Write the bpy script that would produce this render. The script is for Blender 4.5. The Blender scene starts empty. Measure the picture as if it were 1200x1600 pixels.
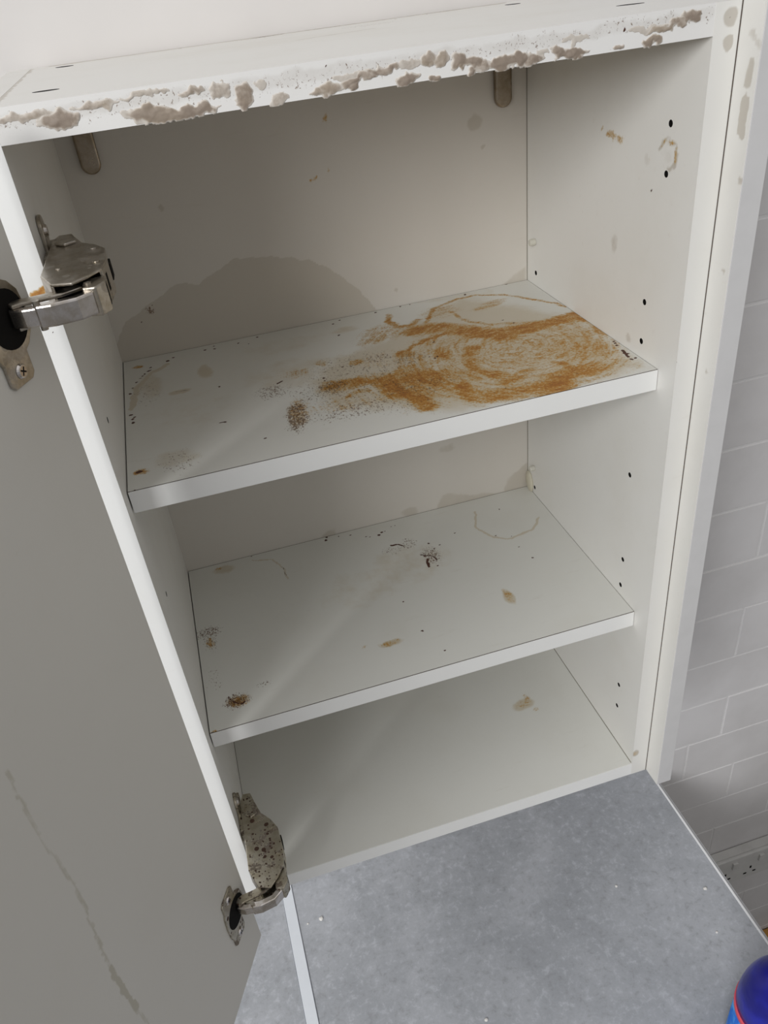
import bpy, bmesh, math, random
import numpy as np
from mathutils import Matrix, Vector
random.seed(4)
rng = np.random.RandomState(7)
scn = bpy.context.scene
COL = scn.collection
MM = 0.001

# ------------------------------------------------------------ camera, light
cam_d = bpy.data.cameras.new('camera'); cam = bpy.data.objects.new('camera', cam_d); COL.objects.link(cam)
cam.matrix_world = Matrix([[0.9559088, 0.2385704, -0.171238, 0.0753277], [-0.2749046, 0.5219005, -0.8074944, -0.5009067], [-0.103275, 0.8189652, 0.5644734, 0.7661707], [0.0, 0.0, 0.0, 1.0]])
cam_d.sensor_fit = 'HORIZONTAL'; cam_d.sensor_width = 36.0; cam_d.lens = 36.0 * 1251.745 / 1200.0
cam_d.clip_start = 0.01
scn.camera = cam

world = bpy.data.worlds.new('room_light'); scn.world = world; world.use_nodes = True
bg = world.node_tree.nodes['Background']
# pale ceiling above, duller room and floor around and below
_wt = world.node_tree
_g = _wt.nodes.new('ShaderNodeTexCoord'); _sx = _wt.nodes.new('ShaderNodeSeparateXYZ'); _r = _wt.nodes.new('ShaderNodeValToRGB')
_wt.links.new(_g.outputs['Generated'], _sx.inputs[0]); _mr = _wt.nodes.new('ShaderNodeMapRange')
_mr.inputs[1].default_value = -1; _mr.inputs[2].default_value = 1
_wt.links.new(_sx.outputs[2], _mr.inputs[0]); _wt.links.new(_mr.outputs[0], _r.inputs[0])
_r.color_ramp.elements[0].position = 0.15; _r.color_ramp.elements[0].color = (0.17, 0.165, 0.16, 1)
_r.color_ramp.elements[1].position = 0.95; _r.color_ramp.elements[1].color = (0.72, 0.715, 0.715, 1)
_e = _r.color_ramp.elements.new(0.52); _e.color = (0.27, 0.275, 0.285, 1)
_wt.links.new(_r.outputs[0], bg.inputs[0]); bg.inputs[1].default_value = 0.95

win = bpy.data.lights.new('window_light', 'AREA'); win.shape = 'RECTANGLE'; win.size = 1.0; win.size_y = 1.1
win.energy = 60; win.color = (0.98, 0.99, 1.0)
wo = bpy.data.objects.new('window_light', win); COL.objects.link(wo)
wo.location = (-1.55, -2.0, 1.55)
wo.rotation_euler = (Vector((0.25, 0.1, 0.25)) - wo.location).to_track_quat('-Z', 'Y').to_euler()

scn.view_settings.view_transform = 'Standard'; scn.view_settings.look = 'None'
scn.view_settings.gamma = 1; scn.view_settings.use_curve_mapping = False
scn.view_settings.exposure = 0.0

# ------------------------------------------------------------ dimensions (mm)
W, D = 427.3, 277.1           # clear inside width, depth
T = 18.0                      # board thickness
Z1, Z2, ZT = 470.7, 208.0, 706.0   # tops of shelves, underside of top board
SB = 23.2                     # shelf set-back
WALL = 283.0                  # wall plane
WT = -450.0                   # worktop surface
FLOOR = -1350.0

STAINS = {
 'upper_shelf': [
  ('s',0,[(276.7,202.8),(301.4,195.4),(326.7,168.1),(348.7,151.7),(375.2,153.6),(403.5,158.4),(427.6,160.5)],9,1.0),
  ('s',0,[(324.6,171.0),(352.3,160.1),(378.4,160.7)],9,0.75),
  ('s',0,[(425.8,163.5),(429.6,139.1),(427.2,110.8)],6,0.8),
  ('s',0,[(283.5,209.7),(305.2,206.1),(329.7,184.1)],5,0.7),
  ('s',0,[(292.6,217.4),(312.6,250.5),(343.6,265.0),(364.0,263.0),(389.4,246.9),(415.4,211.4),(427.9,187.4)],2,0.75),
  ('s',0,[(324.8,232.9),(326.5,206.5),(342.7,183.8),(364.8,174.2)],2,0.6),
  ('b',0,(365.0,230.5),22,8,0.5,0.3),
  ('b',0,(316.4,238.0),24,18,0.42,0),
  ('s',0,[(267.7,257.7),(261.6,241.7),(265.1,224.4),(276.7,219.3),(288.0,229.7)],3,0.8),
  ('b',0,(249.4,215.2),26,22,0.5,0),
  ('b',0,(229.2,200.4),15,10,0.35,0),
  ('s',0,[(310.2,137.2),(298.8,120.1),(297.5,98.3),(303.8,80.5)],7,0.85),
  ('s',0,[(309.0,79.1),(317.8,66.0),(331.1,72.6)],7,0.8),
  ('s',0,[(310.3,142.1),(327.7,146.9),(350.8,142.0),(363.6,114.8)],5,0.65),
  ('p',2,[(278.7,225.7),(349.1,270.3),(425.4,156.2),(421.6,34.0),(389.8,26.8),(249.0,32.0),(209.6,58.4),(167.0,80.4),(157.4,138.6),(190.2,180.9),(245.0,200.0)],0.8,22),
  ('p',0,[(279.2,206.7),(424.0,153.4),(418.1,36.0),(383.8,36.8),(264.5,44.6),(223.5,51.2),(218.0,106.1),(257.6,159.0)],0.5,18),
  ('b',0,(409.9,96.2),48,30,0.25,0),
  ('b',0,(261.6,82.6),40,24,0.3,0),
  ('b',0,(190.4,87.2),50,18,0.28,0),
  ('b',0,(232.7,157.1),30,20,0.25,0),
  ('b',2,(157.4,167.9),60,40,0.45,0),
  ('b',2,(56.7,137.5),50,50,0.3,0),
  ('b',0,(363.3,41.2),46,18,0.2,0),
  ('s',0,[(332.9,18.6),(347.9,31.0),(353.4,46.6),(371.0,50.7),(384.8,51.6)],9,0.65),
  ('s',0,[(365.4,70.9),(368.7,57.6),(377.0,43.3)],3,0.9),
  ('s',0,[(291.2,43.1),(317.3,39.5),(343.6,35.9)],8,0.55),
  ('s',0,[(278.2,73.7),(271.8,61.2),(273.7,47.3)],4,0.8),
  ('s',0,[(309.3,59.6),(324.7,62.2)],3,0.6),
  ('s',0,[(277.0,41.8),(303.8,34.0),(335.2,30.0)],9,0.45),
  ('s',0,[(219.0,109.7),(221.1,93.5),(222.5,79.5),(234.8,78.2),(237.9,62.3),(237.7,48.7)],7,0.85),
  ('s',0,[(250.5,159.8),(264.2,170.1),(278.5,177.1),(299.9,182.0)],2.2,0.85),
  ('b',0,(252.2,157.3),10,8,0.7,0),
  ('b',0,(282.5,141.8),8,14,0.6,0),
  ('s',0,[(224.7,109.4),(242.7,121.1),(256.0,99.5)],10,0.42),
  ('b',0,(248.7,103.5),26,14,0.35,0),
  ('b',0,(189.9,118.3),26,12,0.62,0),
  ('b',0,(177.9,127.6),16,10,0.55,0),
  ('s',0,[(199.7,122.9),(216.5,121.0),(225.3,102.1)],9,0.6),
  ('b',0,(207.9,161.5),8,6,0.75,0),
  ('b',0,(178.0,175.0),6,8,0.55,0),
  ('b',0,(139.7,88.3),9,26,0.62,-0.2),
  ('s',0,[(186.6,98.4),(194.3,102.3),(202.3,100.7)],3,0.6),
  ('b',0,(149.7,164.6),20,10,0.3,0),
  ('b',0,(14.2,257.8),5,3.5,1.0,0),
  ('p',3,[(179.4,187.0),(238.7,178.0),(263.6,139.8),(266.4,80.0),(244.6,34.3),(164.5,69.5),(146.2,110.5),(121.9,129.9),(123.4,156.9),(152.2,141.4)],0.42,14),
  ('b',3,(138.1,83.0),10,30,0.95,-0.2),
  ('b',3,(124.9,137.8),15,16,0.7,0),
  ('b',3,(177.0,123.9),18,12,0.8,0),
  ('b',3,(186.1,70.5),50,16,0.55,0),
  ('b',3,(253.4,145.5),22,16,0.6,0),
  ('b',3,(247.2,90.3),38,20,0.55,0),
  ('b',3,(227.4,160.1),14,12,0.6,0),
  ('b',3,(162.9,110.9),25,9,0.55,0),
  ('b',3,(340.7,53.5),60,30,0.28,0),
  ('b',3,(20.9,190.2),14,30,0.35,0),
  ('b',3,(40.1,53.3),18,20,0.4,0),
  ('b',2,(24.5,210.0),14,40,0.5,0),
  ('b',2,(74.8,213.2),8,18,0.75,0),
  ('b',2,(151.8,236.2),50,24,0.35,0),
  ('b',2,(48.8,179.6),12,5,0.8,0),
  ('b',2,(38.1,59.4),22,16,0.5,0),
  ('b',2,(217.7,243.1),18,10,0.5,0),
  ('s',2,[(6.2,163.6),(12.9,208.9),(25.4,232.5),(42.6,250.3)],3,0.8),
  ('s',2,[(296.4,281.6),(334.9,270.4),(376.8,268.1)],8,0.4),
  ('d',1,[(133.8,271.8),(88.5,263.6),(90.4,269.6),(122.8,258.1),(113.5,265.3),(210.2,264.7),(219.1,271.1),(256.9,272.4),(283.2,274.9),(294.1,274.5),(402.2,276.9),(410.3,278.6),(278.1,137.9),(270.5,140.6),(283.9,168.9),(361.2,185.6),(365.9,173.6),(208.4,231.9),(193.9,158.5),(83.4,171.2),(107.4,58.9)],1.5,1),
  ('d',1,[(80.5,266.4),(48.2,262.2),(42.9,256.7),(25.4,248.4),(23.9,241.1),(9.4,209.3),(5.8,198.2),(353.3,272.0),(173.1,144.5),(173.5,138.5),(274.2,135.4),(423.3,86.9),(5.7,23.7)],1.9,1),
  ('d',1,[(19.6,237.2),(17.7,233.5),(14.6,227.5),(12.1,221.3)],1.7,0.95),
  ('d',1,[(7.8,136.0),(6.0,153.3),(9.6,146.3),(7.9,142.2)],2.2,0.8),
  ('d',1,[(10.6,50.2)],3.6,0.95),
  ('b',0,(10.6,50.2),6,5,0.9,0),
  ('s',1,[(133.9,154.1),(138.3,156.1)],1.5,1),
  ('s',1,[(76.3,101.2),(80.4,100.3)],1.2,0.9),
  ('s',1,[(420.7,71.2),(421.0,63.4),(419.9,55.1)],2.0,1),
  ('d',1,[(419.7,64.2),(422.9,62.4),(419.7,50.8),(423.7,51.5),(423.0,80.7),(423.0,91.9)],1.8,1),
  ('s',1,[(46.0,181.1),(55.6,178.9)],1.4,0.5),
 ],
 'lower_shelf': [
  ('d',1,[(163.6,270.4),(166.4,276.1)],2.6,1),
  ('d',1,[(180.3,271.3),(193.1,268.4),(213.8,253.6),(210.6,256.4),(243.1,264.3),(248.9,264.6),(234.9,258.1),(374.8,243.9),(349.8,195.7),(367.8,187.6),(365.4,166.2),(373.2,142.5),(309.5,220.5),(218.2,129.1),(38.6,266.6),(75.3,275.4),(234.4,43.6),(221.4,78.2)],1.3,1),
  ('d',1,[(225.0,254.1),(230.7,257.2)],2.4,1),
  ('s',1,[(233.4,228.6),(241.3,226.4),(247.1,219.8)],1.4,0.9),
  ('s',1,[(260.2,195.8),(268.9,191.9),(273.0,183.8)],1.5,0.9),
  ('s',1,[(263.3,186.7),(261.9,173.6)],2.2,0.95),
  ('d',1,[(273.9,182.1),(271.8,171.8),(262.8,192.1),(277.8,202.3),(285.3,208.2),(274.9,214.2)],1.4,1),
  ('b',3,(270.2,191.4),12,18,0.8,0),
  ('b',3,(254.0,222.1),12,14,0.55,0),
  ('b',3,(234.7,220.0),16,9,0.5,0),
  ('b',3,(12.7,161.9),16,10,0.75,0),
  ('b',3,(13.5,149.3),8,22,0.55,0),
  ('b',0,(13.0,144.4),4,9,0.5,0),
  ('b',3,(29.4,53.8),14,11,0.95,0),
  ('b',0,(30.6,53.3),11,8,0.75,0),
  ('s',1,[(22.5,62.4),(27.1,54.7),(33.6,48.8),(37.6,51.4)],1.5,0.9),
  ('b',0,(186.9,73.5),11,4,0.62,0),
  ('b',0,(160.0,79.6),3,3,0.5,0),
  ('b',0,(321.8,95.3),4,12,0.6,0),
  ('b',2,(187.5,73.3),14,5,0.9,0),
  ('b',2,(321.6,93.2),6,14,0.9,0),
  ('b',2,(243.2,187.9),60,46,0.4,0),
  ('b',2,(178.1,167.7),60,40,0.35,0),
  ('b',0,(35.8,267.8),6,3,0.7,0),
  ('b',2,(41.2,262.9),16,8,0.6,0),
  ('s',2,[(346.2,251.1),(336.3,219.6),(346.2,194.6),(365.2,183.5),(394.5,192.0),(410.9,209.9)],1.6,0.8),
  ('s',2,[(75.7,267.3),(97.2,259.3),(107.0,237.0),(108.3,215.3)],1.2,0.7),
  ('s',1,[(106.0,240.0),(108.2,222.7)],1,0.6),
  ('b',3,(57.3,67.0),10,4,0.5,0),
  ('b',3,(12.1,92.1),10,20,0.35,0),
  ('b',0,(4.2,22.2),4,4,1,0),
  ('d',1,[(2.5,22.8),(4.6,20.5)],3,1),
 ],
 'bottom_panel': [
  ('b',2,(350.9,122.5),15,9,1.0,0),
  ('b',0,(351.3,123.4),11,7,0.42,0),
  ('b',0,(358.5,131.7),4,5,0.45,0),
  ('b',0,(362.3,110.4),4,3,0.42,0),
  ('d',1,[(423.0,14.3)],1.2,0.6),
 ],
 'back_panel': [
  ('p',2,[(-1.8,488.6),(14.0,509.9),(26.8,514.9),(44.3,523.9),(60.1,533.3),(77.4,534.9),(87.8,529.8),(97.5,537.2),(112.6,541.7),(126.9,548.2),(142.7,547.1),(171.7,541.8),(197.0,534.0),(216.6,522.1),(236.9,502.1),(251.5,483.9),(259.8,467.2),(230.0,394.0),(-1.1,447.7)],1.15,1.2),
  ('d',2,[(374.8,632.4)],7.5,0.9),
  ('b',2,(326.1,289.1),12,6,0.6,0),
  ('p',2,[(393.0,207.1),(401.9,228.2),(426.7,244.7),(431.8,166.5),(304.2,203.7),(314.1,227.4)],0.7,3),
  ('b',2,(271.9,213.1),12,8,0.7,0),
  ('b',2,(170.7,208.9),10,8,0.8,0),
  ('p',2,[(391.2,465.2),(409.7,478.9),(425.8,486.1),(427.2,447.4)],0.7,3),
  ('b',3,(38.8,514.3),6,5,0.9,0),
  ('d',1,[(41.4,519.5),(38.6,513.7),(28.7,506.2)],1.6,0.6),
  ('d',1,[(232.1,656.3)],1.2,0.8),
  ('b',0,(232.1,656.3),3,4,0.6,0),
  ('d',0,[(215.6,607.3),(211.0,605.8),(229.8,612.4)],1.6,0.7),
  ('d',2,[(72.6,604.9),(282.1,488.6),(381.1,610.2)],2.2,1),
 ],
 'side_panel_right': [
  ('s',0,[(124.1,634.5),(110.9,633.9),(101.1,632.9)],1.8,0.75),
  ('d',0,[(103.0,632.7),(132.6,636.7),(62.8,623.1)],1.4,0.85),
  ('s',0,[(45.4,637.1),(40.4,641.1),(31.4,639.9),(27.1,633.8),(27.6,627.4)],1.1,0.7),
  ('b',2,(39.2,634.1),10,10,0.3,0),
  ('s',2,[(47.5,634.2),(42.1,641.7),(31.5,640.7),(26.4,633.9),(27.8,624.4),(36.8,620.3)],1.8,0.8),
  ('b',2,(64.7,623.7),4,8,0.5,0),
  ('b',2,(103.4,552.5),7,10,0.5,0),
  ('b',2,(71.3,480.4),6,5,0.6,0),
  ('d',1,[(54.5,603.7),(111.6,419.7),(158.4,267.4)],1.0,0.6),
  ('b',2,(141.4,399.9),3,7,0.7,0),
 ],
}
RESIDUE = [(32.0,714.2,9.3,4.2,1),(15.3,718.4,14.8,2.3,0.6),(53.3,718.3,10.8,2.4,0.7),(40.4,714.2,2.7,2.4,0.8),(78.5,710.8,12.2,3.7,1),(91.8,708.3,17.7,3.4,1),(106.0,708.8,9.3,3.7,1),(104.7,718.2,7.7,1.8,0.7),(79.3,720.1,13.1,1.5,0.5),(120.3,717.1,3.9,4.3,0.6),(132.5,712.3,4.7,5.6,0.8),(130.2,707.8,3.6,2.5,0.8),(143.4,716.2,2.9,2.5,0.4),(152.8,707.9,4.8,2.5,0.6),(175.1,708.2,6.0,2.2,0.7),(182.9,709.7,5.3,2.9,0.8),(193.6,710.6,5.7,2.9,0.9),(195.0,707.5,3.0,1.9,1),(202.9,712.6,6.1,2.2,0.8),(213.9,715.1,10.0,2.2,0.8),(227.9,708.7,5.8,3.6,1),(244.2,707.3,3.6,1.6,1),(241.0,716.9,4.7,3.2,0.8),(248.8,716.5,3.9,3.6,0.8),(260.4,713.5,6.4,3.9,0.9),(269.1,712.4,5.2,3.9,0.9),(266.9,707.7,2.8,1.7,1),(261.0,710.1,1.6,1.6,0.9),(274.2,709.1,5.6,2.7,0.7),(286.3,709.6,8.1,4.0,1),(297.3,710.5,5.3,4.3,1),(305.9,708.8,5.4,2.7,0.8),(310.9,712.2,4.1,1.7,0.3),(321.2,710.9,4.2,3.0,0.9),(330.9,708.7,10.9,2.4,1),(362.7,708.2,3.4,1.7,0.8),(383.8,708.7,6.1,2.1,1),(391.2,713.6,8.7,2.0,0.8),(401.8,716.0,6.6,2.4,0.8),(410.3,718.8,6.1,2.4,0.9),(414.4,720.3,3.5,1.7,0.9),(331.5,714.3,2.1,4.0,0.3),(333.6,716.1,8.4,2.0,0.2),(380.2,715.2,10.8,2.0,0.3),(192.9,714.6,7.5,1.9,0.3),(229.3,715.7,8.5,1.9,0.4)]


# ------------------------------------------------------------ materials
def nt(name):
    m = bpy.data.materials.new(name); m.use_nodes = True
    t = m.node_tree; b = t.nodes['Principled BSDF']
    return m, t, b
def N(t, typ, **kw):
    n = t.nodes.new(typ)
    for k, v in kw.items():
        if k.startswith('i_'):
            key = k[2:]; key = int(key) if key.isdigit() else key
            n.inputs[key].default_value = v
        else: setattr(n, k, v)
    return n
def math_(t, op, a, b=None, c=None, clamp=False):
    n = t.nodes.new('ShaderNodeMath'); n.operation = op; n.use_clamp = clamp
    for i, v in enumerate((a, b, c)):
        if v is None: continue
        if isinstance(v, (int, float)): n.inputs[i].default_value = v
        else: t.links.new(v, n.inputs[i])
    return n.outputs[0]
def noise(t, vec, scale, detail=4, rough=0.6, dist=0.0):
    n = N(t, 'ShaderNodeTexNoise'); n.inputs['Scale'].default_value = scale
    n.inputs['Detail'].default_value = detail; n.inputs['Roughness'].default_value = rough
    n.inputs['Distortion'].default_value = dist
    if vec is not None: t.links.new(vec, n.inputs['Vector'])
    return n.outputs['Fac']
def mapping(t, vec, scale=(1, 1, 1), rot=(0, 0, 0)):
    n = N(t, 'ShaderNodeMapping'); n.inputs['Scale'].default_value = scale; n.inputs['Rotation'].default_value = rot
    t.links.new(vec, n.inputs['Vector']); return n.outputs[0]
def mix(t, fac, a, b):
    n = t.nodes.new('ShaderNodeMix'); n.data_type = 'RGBA'
    for i, v in ((0, fac), (6, a), (7, b)):
        if isinstance(v, (int, float)): n.inputs[i].default_value = v
        elif isinstance(v, tuple): n.inputs[i].default_value = v + (1,)
        else: t.links.new(v, n.inputs[i])
    return n.outputs[2]
def ramp(t, fac, lo, hi):
    n = N(t, 'ShaderNodeMapRange'); n.interpolation_type = 'SMOOTHSTEP'
    t.links.new(fac, n.inputs[0]); n.inputs[1].default_value = lo; n.inputs[2].default_value = hi
    return n.outputs[0]
def bump(t, b, h, strength, dist=0.001):
    n = N(t, 'ShaderNodeBump'); n.inputs['Strength'].default_value = strength; n.inputs['Distance'].default_value = dist
    t.links.new(h, n.inputs['Height']); t.links.new(n.outputs[0], b.inputs['Normal'])

def melamine(name, base, rough=0.38, grime=0.5, film=(0.50, 0.39, 0.22), filmk=0.5):
    """laminate board with stain masks carried by the mesh attributes ochre/brown/film/speck"""
    m, t, b = nt(name)
    co = N(t, 'ShaderNodeTexCoord').outputs['Object']
    at = {}
    for k in ('ochre', 'brown', 'film', 'speck'):
        a = N(t, 'ShaderNodeAttribute'); a.attribute_name = k; at[k] = a.outputs['Fac']
    cloud = noise(t, co, 9, 5, 0.6)
    scuff = noise(t, mapping(t, co, (30, 160, 160)), 1, 5, 0.65)
    c = mix(t, math_(t, 'MULTIPLY', ramp(t, cloud, 0.45, 0.75), 0.30 * grime), base, tuple(x * y for x, y in zip(base, (0.80, 0.76, 0.68))))
    c = mix(t, math_(t, 'MULTIPLY', ramp(t, scuff, 0.60, 0.8), 0.35 * grime), c, tuple(x * y for x, y in zip(base, (0.72, 0.66, 0.58))))
    # film
    n2 = noise(t, co, 60, 6, 0.65)
    fl = math_(t, 'MULTIPLY', ramp(t, math_(t, 'ADD', at['film'], math_(t, 'MULTIPLY', math_(t, 'SUBTRACT', n2, 0.5), 0.7)), 0.2, 0.75), filmk)
    c = mix(t, fl, c, film)
    # ochre smears: fine streaky scraping
    s1 = noise(t, mapping(t, co, (60, 150, 100), (0, 0, 0.35)), 1, 8, 0.72, 1.0)
    s2 = noise(t, co, 520, 6, 0.75)
    # wiping swirls: noise drawn out around a centre on the board
    sx = N(t, 'ShaderNodeSeparateXYZ'); t.links.new(co, sx.inputs[0])
    dx = math_(t, 'SUBTRACT', sx.outputs[0], 0.352); dy = math_(t, 'SUBTRACT', sx.outputs[1], 0.118)
    rad = math_(t, 'SQRT', math_(t, 'ADD', math_(t, 'MULTIPLY', dx, dx), math_(t, 'MULTIPLY', dy, dy)))
    ang = math_(t, 'ARCTAN2', dy, dx)
    cb = N(t, 'ShaderNodeCombineXYZ'); t.links.new(math_(t, 'MULTIPLY', rad, 190), cb.inputs[0]); t.links.new(math_(t, 'MULTIPLY', ang, 2.6), cb.inputs[1])
    s3 = noise(t, cb.outputs[0], 1, 7, 0.7, 0.6)
    v = math_(t, 'ADD', math_(t, 'MULTIPLY', math_(t, 'SUBTRACT', s1, 0.5), 1.5), math_(t, 'MULTIPLY', math_(t, 'SUBTRACT', s2, 0.5), 2.3))
    v = math_(t, 'ADD', v, math_(t, 'MULTIPLY', math_(t, 'SUBTRACT', s3, 0.5), 1.9))
    has = math_(t, 'MULTIPLY', at['ochre'], 4, clamp=True)
    tan_ = math_(t, 'MULTIPLY', ramp(t, math_(t, 'ADD', math_(t, 'MULTIPLY', at['ochre'], 1.2), v), 0.12, 0.85), has)
    c = mix(t, math_(t, 'MULTIPLY', tan_, 0.8), c, (0.53, 0.39, 0.19))
    of = math_(t, 'MULTIPLY', ramp(t, math_(t, 'ADD', at['ochre'], math_(t, 'MULTIPLY', v, 1.15)), 0.44, 1.05), has)
    oc = mix(t, ramp(t, math_(t, 'ADD', at['ochre'], v), 0.75, 1.5), (0.52, 0.25, 0.025), (0.33, 0.105, 0.004))
    c = mix(t, math_(t, 'MULTIPLY', of, 0.92), c, oc)
    # specks: fine brown flecks
    k1 = noise(t, mapping(t, co, (620, 380, 500), (0, 0, 0.6)), 1, 4, 0.7, 0.5)
    sp = ramp(t, math_(t, 'ADD', k1, math_(t, 'MULTIPLY', at['speck'], 0.24)), 0.66, 0.74)
    sp = math_(t, 'MULTIPLY', sp, math_(t, 'MULTIPLY', at['speck'], 4, clamp=True))
    c = mix(t, math_(t, 'MULTIPLY', sp, 0.85), c, (0.13, 0.06, 0.02))
    # brown crusts
    bf = ramp(t, math_(t, 'ADD', at['brown'], math_(t, 'MULTIPLY', math_(t, 'SUBTRACT', s2, 0.5), 0.5)), 0.3, 0.55)
    bf = math_(t, 'MULTIPLY', bf, math_(t, 'MULTIPLY', at['brown'], 5, clamp=True))
    c = mix(t, bf, c, (0.075, 0.022, 0.010))
    t.links.new(c, b.inputs['Base Color'])
    r = math_(t, 'ADD', math_(t, 'MULTIPLY', math_(t, 'MAXIMUM', of, bf), 0.25), math_(t, 'ADD', math_(t, 'MULTIPLY', cloud, 0.12), rough - 0.06))
    t.links.new(r, b.inputs['Roughness'])
    h = math_(t, 'ADD', math_(t, 'MULTIPLY', of, s1), math_(t, 'MULTIPLY', bf, 1.5))
    h = math_(t, 'ADD', h, math_(t, 'MULTIPLY', noise(t, co, 700, 2, 0.5), 0.08))
    bump(t, b, h, 0.5, 0.0006)
    return m

def plain(name, col, rough=0.5, metal=0.0, var=0.12, scale=30, bmp=0.0, spec=None):
    m, t, b = nt(name)
    co = N(t, 'ShaderNodeTexCoord').outputs['Object']
    n = noise(t, co, scale, 5, 0.6)
    c = mix(t, math_(t, 'MULTIPLY', ramp(t, n, 0.35, 0.75), var * 3), col, tuple(x * 0.7 for x in col))
    t.links.new(c, b.inputs['Base Color'])
    b.inputs['Roughness'].default_value = rough; b.inputs['Metallic'].default_value = metal
    if spec is not None: b.inputs['Specular IOR Level'].default_value = spec
    if bmp: bump(t, b, n, bmp, 0.0008)
    return m

M_WHITE = melamine('white_melamine', (0.78, 0.765, 0.725), 0.42, 0.6, film=(0.40, 0.345, 0.27), filmk=0.6)
M_SHELF = melamine('shelf_melamine', (0.74, 0.735, 0.69), 0.36, 0.6)
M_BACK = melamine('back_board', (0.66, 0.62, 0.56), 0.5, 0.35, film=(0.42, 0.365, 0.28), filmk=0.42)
M_EDGE = plain('white_edge_band', (0.86, 0.855, 0.83), 0.35, 0, 0.03, 12)
M_EDGE2 = plain('side_front_edging', (0.82, 0.81, 0.79), 0.3, 0, 0.03, 12)
M_GLUE = plain('dark_glue_line', (0.08, 0.06, 0.045), 0.8)
M_BLACK = plain('black_gap', (0.010, 0.009, 0.008), 0.8, spec=0.1)

def metal_mat(name, col, rough, spots, spot_scale=240, thr=0.62):
    m, t, b = nt(name)
    co = N(t, 'ShaderNodeTexCoord').outputs['Object']
    n = noise(t, co, 90, 5, 0.65)
    c = mix(t, ramp(t, n, 0.35, 0.7), col, tuple(x * y for x, y in zip(col, (0.72, 0.68, 0.6))))
    f = None
    for sc_, lim in ((spot_scale, 0.30), (spot_scale * 0.45, 0.30)):
        vo = N(t, 'ShaderNodeTexVoronoi'); vo.inputs['Scale'].default_value = sc_
        t.links.new(co, vo.inputs['Vector'])
        wob = math_(t, 'ADD', vo.outputs['Distance'], math_(t, 'MULTIPLY', math_(t, 'SUBTRACT', n, 0.5), 0.5))
        hs = N(t, 'ShaderNodeSeparateColor'); t.links.new(vo.outputs['Color'], hs.inputs[0])
        rad = math_(t, 'MULTIPLY', math_(t, 'POWER', hs.outputs[0], 2.5), lim + thr * 0.2)
        q = math_(t, 'MULTIPLY', math_(t, 'LESS_THAN', wob, rad), spots)
        f = q if f is None else math_(t, 'MAXIMUM', f, q)
    grim = ramp(t, noise(t, co, 75, 5, 0.7), 0.52, 0.58)
    f = math_(t, 'MAXIMUM', f, math_(t, 'MULTIPLY', grim, spots * 0.7))
    c = mix(t, f, c, (0.06, 0.028, 0.016))
    t.links.new(c, b.inputs['Base Color'])
    t.links.new(math_(t, 'SUBTRACT', 1.0, f), b.inputs['Metallic'])
    t.links.new(math_(t, 'ADD', math_(t, 'MULTIPLY', n, 0.15), math_(t, 'ADD', rough, math_(t, 'MULTIPLY', f, 0.4))), b.inputs['Roughness'])
    bump(t, b, math_(t, 'ADD', n, f), 0.25, 0.0004)
    return m
M_NICKEL = metal_mat('worn_nickel', (0.52, 0.48, 0.42), 0.24, 0.25)
M_BRIGHT = metal_mat('polished_nickel', (0.72, 0.68, 0.66), 0.14, 0.0)
M_RUSTY = metal_mat('rust_spotted_nickel', (0.60, 0.56, 0.47), 0.32, 1.0, 330, 0.56)
M_COVER = metal_mat('brown_tinted_cover', (0.36, 0.30, 0.23), 0.22, 0.0)
M_DOOR = melamine('grey_door_laminate', (0.71, 0.685, 0.63), 0.45, 0.25, film=(0.36, 0.32, 0.20), filmk=0.5)

# ------------------------------------------------------------ mesh helpers
def mesh_obj(name, bm, mat, parent=None, bevel=0.0, smooth=False, seg=2):
    me = bpy.data.meshes.new(name); bm.to_mesh(me); bm.free()
    if mat is not None:
        for mm in (mat if isinstance(mat, (list, tuple)) else [mat]): me.materials.append(mm)
    if smooth:
        for p in me.polygons: p.use_smooth = True
    o = bpy.data.objects.new(name, me); COL.objects.link(o)
    if parent is not None: o.parent = parent
    if bevel:
        b = o.modifiers.new('bevel', 'BEVEL'); b.width = bevel * MM; b.segments = seg; b.limit_method = 'ANGLE'; b.angle_limit = 0.6
        b.harden_normals = False
    return o
def box(bm, x0, x1, y0, y1, z0, z1):
    vs = [bm.verts.new((x * MM, y * MM, z * MM)) for z in (z0, z1) for y in (y0, y1) for x in (x0, x1)]
    for f in ((0, 2, 3, 1), (4, 5, 7, 6), (0, 1, 5, 4), (2, 6, 7, 3), (0, 4, 6, 2), (1, 3, 7, 5)):
        bm.faces.new([vs[i] for i in f])
def box_obj(name, dims, mat, parent=None, bevel=0.0):
    bm = bmesh.new(); box(bm, *dims); return mesh_obj(name, bm, mat, parent, bevel)
def prism(bm, poly, z0, z1, fn=None):
    fn = fn or (lambda x, y, z: (x, y, z))
    a = [bm.verts.new(Vector(fn(x, y, z0)) * MM) for x, y in poly]
    b = [bm.verts.new(Vector(fn(x, y, z1)) * MM) for x, y in poly]
    bm.faces.new(a[::-1]); bm.faces.new(b)
    n = len(poly)
    for i in range(n): bm.faces.new((a[i], a[(i + 1) % n], b[(i + 1) % n], b[i]))
    bmesh.ops.recalc_face_normals(bm, faces=bm.faces)
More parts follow.
